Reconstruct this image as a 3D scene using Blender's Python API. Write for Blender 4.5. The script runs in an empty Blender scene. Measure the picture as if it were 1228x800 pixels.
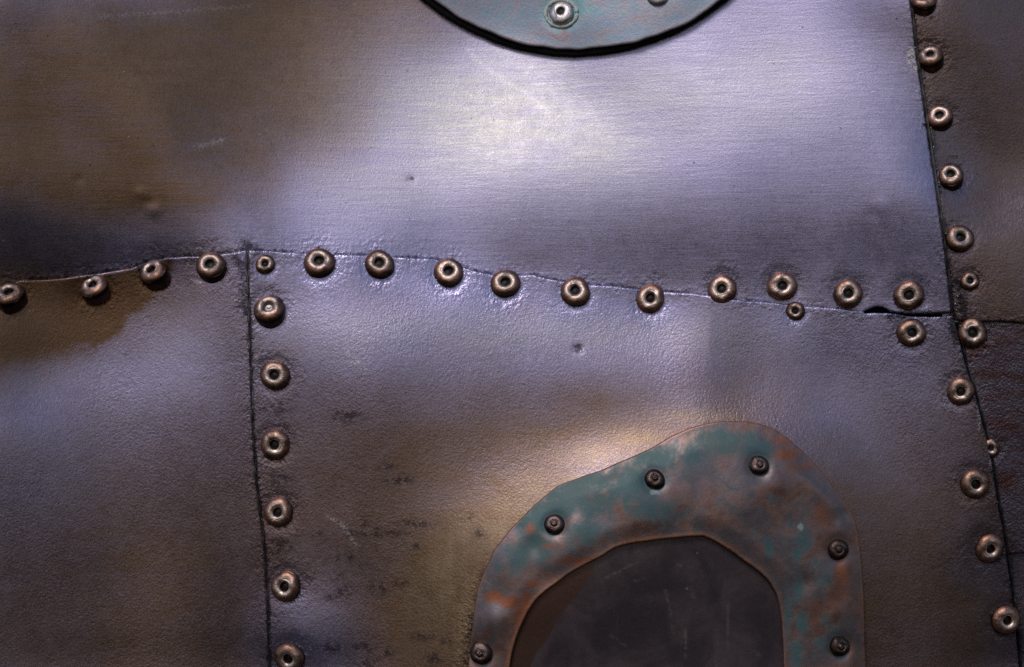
import bpy, bmesh, math, random
import numpy as np
from mathutils import Vector, Matrix, geometry
from math import sin, cos, pi, radians
sc = bpy.context.scene
# ---------------------------------------------------------------- camera
U = 0.0003                      # metres per photo pixel on the sheet
W, H = 1228.0, 800.0
ELEV = radians(9)
DIST = 1.10
cam_d = bpy.data.cameras.new("camera"); cam = bpy.data.objects.new("camera", cam_d)
sc.collection.objects.link(cam); sc.camera = cam
cam.location = (0, -DIST*cos(ELEV), -DIST*sin(ELEV))
cam.rotation_euler = (pi/2 + ELEV, 0, 0)
cam_d.sensor_width = 36; cam_d.lens = 36*DIST/(W*U)
cam_d.clip_start = 0.01; cam_d.clip_end = 100
cam_d.dof.use_dof = True; cam_d.dof.focus_distance = 1.080; cam_d.dof.aperture_fstop = 14.0
# ---------------------------------------------------------------- sky and sun
SUN_EL, SUN_AZ = radians(38), radians(-18)     # azimuth from the camera's back (-y), + = to the right
w = bpy.data.worlds.new("World"); sc.world = w; w.use_nodes = True
nt = w.node_tree; bg = nt.nodes["Background"]
sky = nt.nodes.new("ShaderNodeTexSky"); sky.sky_type = 'NISHITA'; sky.sun_disc = False
sky.sun_elevation = SUN_EL; sky.sun_rotation = pi - SUN_AZ
sky.air_density = 1.0; sky.dust_density = 1.0; sky.ozone_density = 2.5
nt.links.new(sky.outputs[0], bg.inputs[0]); bg.inputs[1].default_value = 0.07
sd = bpy.data.lights.new("sun", 'SUN'); sun = bpy.data.objects.new("sun", sd); sc.collection.objects.link(sun)
sd.energy = 1.0; sd.angle = radians(18); sd.color = (1.0, 0.93, 0.80)
sdir = Vector((cos(SUN_EL)*sin(SUN_AZ), -cos(SUN_EL)*cos(SUN_AZ), sin(SUN_EL)))
sun.rotation_euler = sdir.to_track_quat('Z', 'Y').to_euler()
vs = sc.view_settings; vs.view_transform = 'Standard'; vs.look = 'None'; vs.exposure = 0; vs.gamma = 1
KA, KB = .72, .5      # darkness of the two patinas
HC = np.array([[49,52,54,56,57,58,59,59,59,59,58,57,55,52,49,46,42,38,34,30,26,22,20,18,17,17,17,19,21,24,28,33,37,42,47,51,54,57,60,61,62,62,61,60,59,57,56,54,53,52,50,47,45,42],[64,66,69,71,73,75,78,80,82,83,83,82,79,75,69,63,56,49,41,34,27,21,17,13,12,12,13,16,20,26,32,40,48,56,64,72,79,84,88,89,89,88,85,82,78,74,71,68,66,63,61,59,56,53],[78,81,84,86,89,92,97,101,106,109,110,109,105,99,91,81,71,60,49,38,28,19,12,8,5,5,8,12,19,27,36,47,58,70,83,94,105,113,119,121,120,116,110,104,97,91,85,81,77,75,73,70,67,64],[93,96,99,102,106,112,119,128,136,143,147,146,141,131,119,104,89,73,57,42,27,14,4,-2,-6,-5,-1,5,15,26,39,54,70,87,105,123,139,153,161,163,160,152,142,131,120,110,101,95,90,87,84,82,79,75],[108,112,116,120,127,136,148,162,177,191,200,201,193,177,157,135,113,91,68,45,24,5,-10,-20,-24,-23,-17,-6,7,24,42,63,85,109,135,161,188,210,224,226,218,203,185,166,148,133,120,111,104,100,97,93,90,86],[124,129,134,140,150,164,183,206,232,257,277,281,268,240,208,176,144,113,81,48,17,-11,-33,-47,-53,-50,-40,-25,-4,19,45,73,103,135,171,211,253,291,315,317,300,272,241,211,184,161,142,129,119,113,109,105,101,97],[140,146,153,161,175,195,222,258,299,343,380,393,368,320,269,223,180,139,95,49,3,-37,-68,-88,-94,-89,-74,-51,-21,12,47,84,123,165,212,267,333,399,441,441,408,360,310,263,223,191,166,147,135,127,121,116,111,107],[154,162,170,181,199,225,262,310,371,441,507,534,488,408,333,270,215,165,108,44,-19,-72,-115,-141,-147,-140,-119,-86,-43,4,50,96,144,194,249,320,416,525,600,595,535,458,383,317,263,221,188,165,149,139,133,127,121,115],[166,175,185,198,218,250,294,354,432,528,630,679,598,481,385,307,240,181,111,28,-51,-113,-166,-195,-201,-195,-172,-128,-66,-2,55,110,167,221,277,352,471,631,754,746,656,548,449,364,297,246,207,180,161,150,142,135,128,122],[174,184,195,209,232,266,314,380,464,565,669,698,601,512,421,325,236,162,76,-15,-93,-145,-188,-209,-224,-236,-221,-170,-84,0,64,124,188,243,294,356,463,609,753,792,722,600,489,394,318,261,219,189,169,156,148,141,134,127],[179,189,200,214,237,272,320,384,463,550,618,604,536,509,439,327,227,138,39,-50,-120,-162,-189,-201,-218,-243,-238,-191,-85,16,79,138,209,256,309,366,455,547,647,726,689,590,492,397,321,264,221,191,171,159,151,143,136,130],[178,189,199,213,236,269,315,375,447,524,583,564,484,453,419,340,246,151,54,-34,-105,-150,-182,-199,-202,-201,-181,-147,-65,27,91,159,241,282,331,384,463,534,587,625,599,539,457,373,306,254,215,188,169,158,150,143,136,129],[174,184,193,206,227,258,301,356,422,493,548,524,435,392,378,354,273,163,70,-8,-74,-120,-151,-164,-157,-138,-112,-79,-38,35,108,188,276,326,372,420,482,538,562,561,520,458,391,329,277,235,203,179,163,153,146,139,133,126],[166,175,183,195,214,241,280,329,389,454,505,480,388,330,305,320,288,174,82,12,-48,-87,-115,-123,-113,-80,-34,4,36,79,134,206,295,360,398,439,486,535,556,506,419,374,330,283,246,215,189,169,155,145,139,133,127,120],[155,163,170,180,197,221,253,296,348,406,454,447,373,300,248,250,258,182,100,37,-7,-27,-50,-63,-64,-27,41,82,112,136,172,235,316,376,403,438,474,518,573,507,360,286,256,243,223,199,176,158,144,136,129,123,117,111],[142,149,155,164,177,197,224,259,300,344,377,366,306,248,195,180,212,192,129,66,33,20,11,1,-13,12,72,109,140,165,188,235,309,360,374,409,444,476,556,530,386,304,285,259,225,194,167,147,133,123,117,111,105,99],[128,134,139,146,158,174,195,221,251,277,290,257,190,153,92,58,111,136,136,85,53,51,52,41,7,5,55,83,112,128,141,176,246,307,310,339,387,391,445,469,415,379,353,290,232,188,156,133,117,108,101,95,89,83],[114,119,124,129,139,152,169,189,208,218,202,132,55,38,-11,-38,-31,22,100,50,35,73,50,17,-8,-8,-7,5,48,57,56,78,143,216,205,230,292,275,318,357,354,350,324,268,213,168,135,112,97,87,80,74,68,63],[100,104,108,113,122,133,148,166,182,190,168,83,-31,-97,-135,-113,-116,-33,53,10,14,66,58,37,26,29,-3,-8,16,13,0,-1,78,141,127,168,216,211,238,256,280,296,267,218,171,132,103,82,69,60,54,48,44,39],[86,89,93,98,106,117,132,150,170,186,183,109,-38,-128,-170,-161,-150,-64,-11,-8,35,90,112,91,57,46,35,30,36,35,29,31,91,105,101,137,140,154,167,149,182,219,192,147,109,80,59,44,33,27,22,18,14,11],[71,75,78,83,90,101,116,135,156,173,164,64,-92,-171,-219,-206,-159,-96,-83,-65,-4,70,110,91,57,44,43,43,54,73,80,87,115,74,63,81,44,66,87,60,78,108,83,52,30,14,4,-4,-9,-13,-15,-18,-19,-21],[57,60,63,67,74,84,98,117,138,155,148,60,-72,-157,-227,-232,-180,-129,-137,-138,-82,7,60,48,24,18,16,21,29,56,80,96,125,90,71,63,17,-1,19,10,-4,-14,-44,-58,-61,-61,-59,-58,-57,-57,-57,-57,-56,-56],[41,44,46,50,56,64,77,93,112,131,134,74,-52,-168,-259,-287,-243,-194,-204,-214,-156,-63,-10,-7,-14,-13,-8,10,25,62,107,145,189,186,159,101,34,-44,-59,-58,-78,-124,-169,-172,-158,-141,-127,-116,-108,-103,-101,-98,-95,-92],[25,27,29,31,35,41,50,61,74,84,80,23,-90,-204,-304,-350,-315,-270,-279,-284,-215,-126,-81,-61,-53,-34,5,56,94,157,217,239,258,249,212,140,50,-60,-123,-141,-165,-229,-286,-282,-254,-223,-196,-175,-161,-152,-145,-140,-134,-129],[9,9,10,11,13,16,19,23,26,23,5,-55,-152,-250,-351,-416,-396,-352,-354,-357,-286,-200,-157,-122,-80,-21,52,112,162,236,269,263,252,228,185,119,36,-69,-164,-207,-241,-327,-400,-391,-348,-303,-263,-233,-212,-198,-189,-180,-172,-164],[-8,-8,-8,-9,-10,-11,-14,-18,-25,-40,-72,-138,-227,-309,-402,-481,-479,-437,-431,-418,-335,-257,-223,-183,-93,26,105,157,209,251,255,235,209,176,132,75,2,-99,-214,-268,-314,-441,-525,-499,-440,-379,-328,-288,-260,-242,-230,-218,-207,-197],[-24,-25,-27,-29,-32,-38,-46,-58,-74,-99,-139,-209,-301,-384,-466,-533,-541,-517,-522,-498,-404,-334,-309,-250,-121,26,119,180,217,223,208,182,150,114,71,19,-47,-143,-260,-334,-437,-577,-635,-596,-523,-449,-386,-337,-303,-280,-264,-250,-237,-224],[-38,-41,-43,-47,-53,-62,-76,-94,-120,-154,-204,-281,-375,-458,-529,-580,-592,-596,-630,-574,-444,-392,-387,-305,-158,-9,92,150,170,165,146,119,87,51,9,-41,-103,-193,-306,-397,-538,-684,-734,-688,-601,-511,-435,-377,-336,-310,-292,-275,-260,-246],[-51,-54,-58,-63,-71,-83,-101,-126,-159,-204,-265,-350,-443,-522,-588,-629,-642,-671,-729,-640,-472,-434,-445,-346,-193,-50,40,85,100,96,81,57,28,-8,-50,-102,-166,-253,-362,-456,-602,-762,-840,-781,-670,-560,-471,-404,-359,-329,-309,-292,-276,-261],[-61,-65,-69,-75,-85,-99,-120,-149,-189,-244,-318,-417,-518,-606,-674,-703,-706,-757,-857,-806,-654,-573,-534,-381,-213,-102,-28,13,30,31,21,2,-24,-58,-102,-158,-232,-331,-433,-524,-704,-940,-1006,-870,-713,-583,-484,-414,-367,-337,-316,-299,-283,-268],[-69,-73,-78,-84,-94,-109,-131,-162,-204,-261,-337,-432,-530,-618,-684,-717,-734,-786,-861,-837,-732,-638,-551,-400,-251,-153,-88,-48,-28,-22,-27,-42,-64,-96,-138,-195,-270,-365,-462,-564,-730,-915,-947,-824,-681,-561,-469,-403,-359,-331,-312,-296,-281,-267],[-74,-78,-82,-89,-98,-113,-135,-164,-203,-253,-318,-394,-472,-542,-598,-633,-660,-697,-733,-718,-654,-576,-488,-375,-265,-183,-127,-90,-69,-61,-62,-73,-91,-119,-157,-206,-270,-347,-429,-520,-635,-739,-757,-687,-590,-501,-428,-374,-338,-314,-299,-285,-272,-260],[-76,-80,-84,-90,-99,-113,-132,-157,-190,-232,-282,-338,-395,-447,-490,-522,-547,-571,-585,-573,-532,-476,-407,-329,-253,-191,-146,-114,-95,-85,-85,-92,-107,-129,-160,-200,-250,-308,-370,-437,-508,-564,-574,-539,-482,-424,-374,-335,-308,-290,-279,-268,-257,-247],[-75,-79,-83,-89,-97,-109,-125,-146,-173,-205,-242,-282,-323,-361,-393,-418,-438,-452,-457,-446,-420,-381,-333,-280,-229,-184,-150,-124,-108,-99,-97,-102,-113,-130,-155,-185,-221,-263,-307,-352,-395,-425,-432,-415,-385,-351,-319,-293,-275,-263,-254,-246,-238,-229],[-73,-77,-81,-85,-92,-103,-116,-134,-155,-179,-207,-236,-265,-292,-316,-335,-349,-357,-358,-350,-332,-305,-273,-237,-202,-171,-145,-125,-111,-103,-101,-104,-113,-126,-144,-167,-193,-223,-253,-282,-308,-326,-331,-324,-308,-289,-271,-255,-243,-235,-229,-223,-216,-209],[-68,-72,-76,-80,-87,-95,-107,-121,-137,-156,-177,-199,-220,-240,-258,-272,-282,-287,-287,-280,-267,-249,-226,-202,-177,-154,-135,-120,-109,-102,-100,-102,-108,-118,-132,-149,-168,-189,-210,-230,-246,-258,-262,-260,-252,-242,-231,-221,-213,-208,-203,-198,-192,-186],[-62,-66,-69,-74,-79,-86,-96,-107,-120,-135,-151,-167,-184,-199,-212,-222,-230,-233,-233,-228,-218,-205,-189,-171,-153,-137,-122,-110,-101,-96,-94,-95,-100,-107,-118,-130,-145,-160,-175,-188,-200,-208,-211,-211,-208,-202,-196,-190,-185,-181,-176,-172,-167,-161],[-54,-57,-61,-65,-69,-75,-83,-91,-101,-112,-124,-137,-149,-160,-169,-177,-183,-185,-185,-181,-174,-165,-153,-141,-128,-116,-105,-96,-90,-85,-83,-84,-88,-93,-101,-110,-120,-131,-141,-151,-159,-164,-168,-168,-167,-165,-161,-158,-155,-152,-148,-144,-140,-136],[-45,-48,-51,-55,-58,-63,-68,-74,-81,-89,-98,-106,-115,-122,-129,-135,-138,-140,-140,-137,-133,-127,-119,-111,-102,-94,-86,-80,-75,-72,-71,-71,-73,-77,-82,-88,-95,-102,-109,-115,-121,-125,-127,-128,-129,-128,-127,-125,-124,-122,-119,-116,-113,-109],[-36,-39,-41,-44,-46,-49,-52,-56,-61,-66,-71,-76,-81,-86,-90,-93,-96,-97,-97,-96,-93,-90,-85,-81,-76,-71,-66,-62,-59,-57,-56,-56,-57,-59,-62,-66,-69,-73,-77,-81,-84,-86,-88,-90,-91,-92,-92,-92,-92,-91,-90,-88,-85,-82]])/10.0
PT = np.array([[64,64,66,72,73,67,69,77,97,99,93,86,79,73,69,61,-7,-41,-59,-59,-21,3,9,9,9,-1,-7,-41,-32,41,116,148,147,147],[64,64,66,72,73,67,69,77,97,99,93,86,79,73,69,61,-7,-41,-59,-59,-21,3,9,9,9,-1,-7,-41,-32,41,116,148,147,147],[77,77,81,95,98,96,96,99,100,99,97,88,78,65,59,31,-33,-47,-59,-59,-22,-6,-1,-1,-1,-1,-3,-38,-37,63,133,148,148,148],[93,93,96,97,99,113,112,113,104,99,98,88,71,39,27,-21,-44,-51,-59,-59,-24,-7,-7,-9,-10,-1,1,-24,-30,65,142,148,148,148],[99,99,98,89,89,103,103,104,103,96,97,88,65,11,-7,-51,-50,-45,-59,-59,-30,-16,-14,-12,-13,-6,-4,-11,-10,62,135,148,148,148],[99,99,98,89,88,92,88,89,97,89,84,74,49,-8,-25,-59,-57,-43,-44,-48,-37,-28,-23,-9,-9,-12,-13,-8,8,69,135,148,148,148],[100,100,98,92,92,95,93,87,89,76,46,30,10,-32,-38,-59,-59,-59,-53,-53,-43,-39,-33,-17,-16,-22,-24,-13,19,63,127,148,148,148],[73,73,78,97,100,110,102,89,61,50,7,-8,-20,-52,-54,-59,-59,-59,-59,-59,-59,-59,-59,-59,-59,-59,-59,-52,-23,6,103,145,148,148],[47,47,45,60,53,26,35,27,20,18,-13,-21,-21,-40,-46,-59,-59,-59,-59,-59,-59,-59,-59,-59,-59,-59,-59,-59,-59,-46,67,128,146,146],[94,94,82,61,25,-2,12,36,22,7,-3,-7,5,-12,-36,-48,-39,-27,-58,-58,-42,-49,-39,-57,-59,-59,-59,-59,-59,-59,13,68,100,100],[148,148,148,122,83,64,64,51,43,29,16,14,21,16,2,1,4,17,-15,-15,8,-3,12,2,-17,-58,-59,-59,-57,-37,-18,-17,-5,-5],[148,148,143,104,47,39,34,27,31,23,15,17,17,18,25,26,24,21,18,21,25,24,35,39,21,-15,-25,-29,-36,5,9,-6,-4,-4],[84,84,69,36,17,8,11,13,21,18,15,18,22,23,31,32,30,24,30,39,37,37,49,61,47,34,16,15,9,32,43,50,56,56],[50,50,36,36,31,12,14,21,34,35,35,42,49,50,55,58,68,62,76,84,75,66,65,75,65,55,42,29,28,37,53,84,95,95],[44,44,39,37,39,29,31,38,49,51,51,67,78,82,82,85,95,96,91,84,88,84,72,84,75,64,58,44,45,52,61,90,104,104],[38,38,39,46,50,49,52,58,63,68,70,79,83,87,87,86,81,85,76,59,63,69,66,89,81,76,78,72,63,65,60,66,74,74],[39,39,43,56,63,66,69,72,72,75,76,83,86,85,83,91,90,85,78,58,58,58,57,93,91,93,91,79,72,75,72,75,82,82],[50,50,54,68,75,79,80,79,72,74,78,78,78,79,94,118,121,112,91,71,60,62,56,96,103,95,85,83,86,84,67,70,83,83],[62,62,67,75,82,87,86,82,71,63,61,63,72,86,118,148,148,138,117,88,65,63,60,100,88,85,87,89,93,87,61,48,52,52],[71,71,73,73,80,84,87,80,68,41,20,48,80,104,138,148,148,148,148,113,74,67,68,86,84,85,90,92,89,92,94,73,54,54],[69,69,71,75,81,85,84,83,74,25,-10,26,72,101,135,148,148,148,148,148,93,82,75,90,87,87,90,91,89,84,94,71,44,44],[66,66,70,77,81,81,83,84,77,24,-25,18,65,94,130,148,148,148,148,148,96,83,78,93,89,88,88,87,85,84,88,65,44,44],[66,66,70,77,81,81,83,84,77,24,-25,18,65,94,130,148,148,148,148,148,96,83,78,93,89,88,88,87,85,84,88,65,44,44],[66,66,70,77,81,81,83,84,77,24,-25,18,65,94,130,148,148,148,148,148,96,83,78,93,89,88,88,87,85,84,88,65,44,44]])/99.0
sc.cycles.use_denoising = False
rng = random.Random(7); nrg = np.random.RandomState(7)
# ---------------------------------------------------------------- the dented shape shared by the sheets
def spl(u):
    t = u
    w_ = np.stack([(1-t)**3, 3*t**3-6*t**2+4, -3*t**3+3*t**2+3*t+1, t**3], -1)/6
    return w_
def Hf(x, y):
    """height of the dented skin towards the viewer, in pixel units"""
    x = np.asarray(x, float); y = np.asarray(y, float)
    u = np.clip((x+400)/40, 0, 50.99); v = np.clip((y+320)/40, 0, 36.99)
    i = u.astype(int); j = v.astype(int); wx = spl(u-i); wy = spl(v-j)
    o = np.zeros(x.shape)
    for a in range(4):
        for b in range(4):
            o = o + wy[..., b]*wx[..., a]*HC[j+b, i+a]
    return o
def PTf(x, y):
    u = np.clip((np.asarray(x, float)+40)/40, 0, PT.shape[1]-1.001); v = np.clip((np.asarray(y, float)+40)/40, 0, PT.shape[0]-1.001)
    i = u.astype(int); j = v.astype(int); u = u-i; v = v-j
    return PT[j, i]*(1-u)*(1-v)+PT[j, i+1]*u*(1-v)+PT[j+1, i]*(1-u)*v+PT[j+1, i+1]*u*v
CE, SE = cos(ELEV), sin(ELEV)
def V(px, py, h):
    """point of the sheet under tracing position (px, py) raised h pixels towards the viewer"""
    px = np.asarray(px, float); py = np.asarray(py, float); h = np.asarray(h, float)
    s = U/DIST; x = (px-W/2)*s; z = -(py-H/2)*s
    dx = x; dy = CE-z*SE; dz = SE+z*CE
    t = (DIST*CE - h*U)/dy
    return np.stack([t*dx, -DIST*CE+t*dy, -DIST*SE+t*dz], -1)
def normal(px, py, hf=None):
    hf = hf or Hf; e = 3.0
    a = V(px+e, py, hf(px+e, py))-V(px-e, py, hf(px-e, py)); b = V(px, py+e, hf(px, py+e))-V(px, py-e, hf(px, py-e))
    n = Vector(np.cross(a, b)).normalized()
    return n if n.y < 0 else -n
def sg(t): return 1/(1+np.exp(-np.clip(t, -60, 60)))
def sstep(a, b, t):
    k = np.clip((t-a)/(b-a), 0, 1); return k*k*(3-2*k)
def dark(x, y):
    """how far the metal's own tarnish has darkened it (log)"""
    sx = np.where(y < 375, 1093+(y/375.)*50, 1143+(y-375)*.19)
    right = sg((x-sx)/6)
    d = -right*(.10+.05*sg((y-380)/4)+.15*sg((y-650)/6))
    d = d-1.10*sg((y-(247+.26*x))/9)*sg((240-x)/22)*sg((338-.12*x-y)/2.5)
    d = d-.15*sg((y-640)/40)*(1-right)
    d = d-.20*sg((330-x)/60)*sg((230-y)/20)
    return d
def segdist(P, A, B):
    """distance of points P to segments A-B (arrays), min over segments"""
    best = np.full(len(P), 1e9)
    for a, b in zip(A, B):
        ab = b-a; L = (ab@ab)+1e-12
        t = np.clip(((P-a)@ab)/L, 0, 1); d = P-a-t[:, None]*ab
        best = np.minimum(best, np.hypot(d[:, 0], d[:, 1]))
    return best
def polydist(P, poly, closed=True):
    poly = np.asarray(poly, float)
    return segdist(P, poly if closed else poly[:-1], np.roll(poly, -1, 0) if closed else poly[1:])
def inside(P, poly):
    poly = np.asarray(poly, float); A = poly; B = np.roll(poly, -1, 0); r = np.zeros(len(P), bool)
    for (x1, y1), (x2, y2) in zip(A, B):
        if y1 == y2: continue
        c = ((y1 > P[:, 1]) != (y2 > P[:, 1])) & (P[:, 0] < (x2-x1)*(P[:, 1]-y1)/(y2-y1)+x1)
        r ^= c
    return r
def resample(poly, step, closed=True, wob=0.0):
    poly = [np.array(p, float) for p in poly]; out = []
    n = len(poly)
    for k in range(n if closed else n-1):
        a, b = poly[k], poly[(k+1) % n]; m = max(1, int(round(np.hypot(*(b-a))/step)))
        for i in range(m): out.append(a+(b-a)*i/m)
    if not closed: out.append(poly[-1])
    out = np.array(out)
    if wob:
        ph = nrg.rand(8)*6.28; s = np.arange(len(out))*step
        out[:, 0] += wob*(np.sin(s/37+ph[0])+.6*np.sin(s/13+ph[1])+.4*np.sin(s/6+ph[2]))
        out[:, 1] += wob*(np.sin(s/31+ph[3])+.6*np.sin(s/11+ph[4])+.4*np.sin(s/5+ph[5]))
    return out
def catmull(P, n=6, closed=False):
    P = [np.array(p, float) for p in P]; o = []; N = len(P)
    R = range(N) if closed else range(N-1)
    for k in R:
        g = (lambda i: P[i % N]) if closed else (lambda i: P[max(0, min(N-1, i))])
        a, b, c, d = g(k-1), g(k), g(k+1), g(k+2)
        for i in range(n):
            t = i/n; o.append(.5*((2*b)+(-a+c)*t+(2*a-5*b+4*c-d)*t*t+(-a+3*b-3*c+d)*t**3))
    if not closed: o.append(P[-1])
    return o
# ---------------------------------------------------------------- node helpers
class NG:
    def __init__(s, name):
        s.m = bpy.data.materials.new(name); s.m.use_nodes = True; s.t = s.m.node_tree; s.b = s.t.nodes['Principled BSDF']
        g = s.n('ShaderNodeNewGeometry'); vm = s.n('ShaderNodeVectorMath'); vm.operation = 'SCALE'
        s.L(g.outputs['Position'], vm.inputs[0]); vm.inputs['Scale'].default_value = 1/U; s.P = vm.outputs[0]
    def n(s, k): return s.t.nodes.new(k)
    def L(s, a, b): s.t.links.new(a, b)
    def set(s, sock, v):
        if isinstance(v, (int, float)): sock.default_value = v
        elif isinstance(v, tuple): sock.default_value = (*v, 1) if len(v) == 3 and sock.type == 'RGBA' else v
        else: s.L(v, sock)
    def attr(s, name):
        a = s.n('ShaderNodeAttribute'); a.attribute_name = name; return a.outputs['Fac']
    def noise(s, size, scale=(1, 1, 1), detail=3, rough=.6, dist=0, off=(0, 0, 0), rot=0):
        mp = s.n('ShaderNodeMapping'); s.L(s.P, mp.inputs[0]); mp.inputs['Scale'].default_value = tuple(c/size for c in scale)
        mp.inputs['Location'].default_value = off; mp.inputs['Rotation'].default_value = (0, rot, 0)
        q = s.n('ShaderNodeTexNoise'); s.L(mp.outputs[0], q.inputs['Vector']); q.inputs['Scale'].default_value = 1
        q.inputs['Detail'].default_value = detail; q.inputs['Roughness'].default_value = rough; q.inputs['Distortion'].default_value = dist
        return q.outputs['Fac']
    def vor(s, size, feature='F1'):
        mp = s.n('ShaderNodeMapping'); s.L(s.P, mp.inputs[0]); mp.inputs['Scale'].default_value = (1/size,)*3
        q = s.n('ShaderNodeTexVoronoi'); q.feature = feature; s.L(mp.outputs[0], q.inputs['Vector']); q.inputs['Scale'].default_value = 1
        return q.outputs['Distance']
    def ma(s, op, a, b=0.0, clamp=False):
        q = s.n('ShaderNodeMath'); q.operation = op; q.use_clamp = clamp; s.set(q.inputs[0], a); s.set(q.inputs[1], b); return q.outputs[0]
    def add(s, a, b): return s.ma('ADD', a, b)
    def mul(s, a, b): return s.ma('MULTIPLY', a, b)
    def mr(s, v, a, b, c=0.0, d=1.0, smooth=True):
        q = s.n('ShaderNodeMapRange'); q.interpolation_type = 'SMOOTHSTEP' if smooth else 'LINEAR'
        s.set(q.inputs[0], v)
        for k, x in zip((1, 2, 3, 4), (a, b, c, d)): s.set(q.inputs[k], x)
        return q.outputs[0]
    def mix(s, f, a, b, mode='MIX'):
        q = s.n('ShaderNodeMix'); q.data_type = 'RGBA'; q.blend_type = mode; s.set(q.inputs[0], f); s.set(q.inputs[6], a); s.set(q.inputs[7], b); return q.outputs[2]
    def gray(s, v):
        q = s.n('ShaderNodeCombineColor')
        for k in range(3): s.set(q.inputs[k], v)
        return q.outputs[0]
    def scale(s, col, f):
        q = s.n('ShaderNodeVectorMath'); q.operation = 'SCALE'; s.set(q.inputs[0], col); s.set(q.inputs['Scale'], f); return q.outputs[0]
    def bump(s, h, dist, strength=1.0, prev=None):
        q = s.n('ShaderNodeBump'); s.set(q.inputs['Height'], h); q.inputs['Distance'].default_value = dist*U; s.set(q.inputs['Strength'], strength)
        if prev is not None: s.L(prev, q.inputs['Normal'])
        return q.outputs[0]
    def out(s, col, metal, rough, normal=None):
        s.set(s.b.inputs['Base Color'], col); s.set(s.b.inputs['Metallic'], metal); s.set(s.b.inputs['Roughness'], rough)
        if normal is not None: s.L(normal, s.b.inputs['Normal'])
        return s.m
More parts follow.
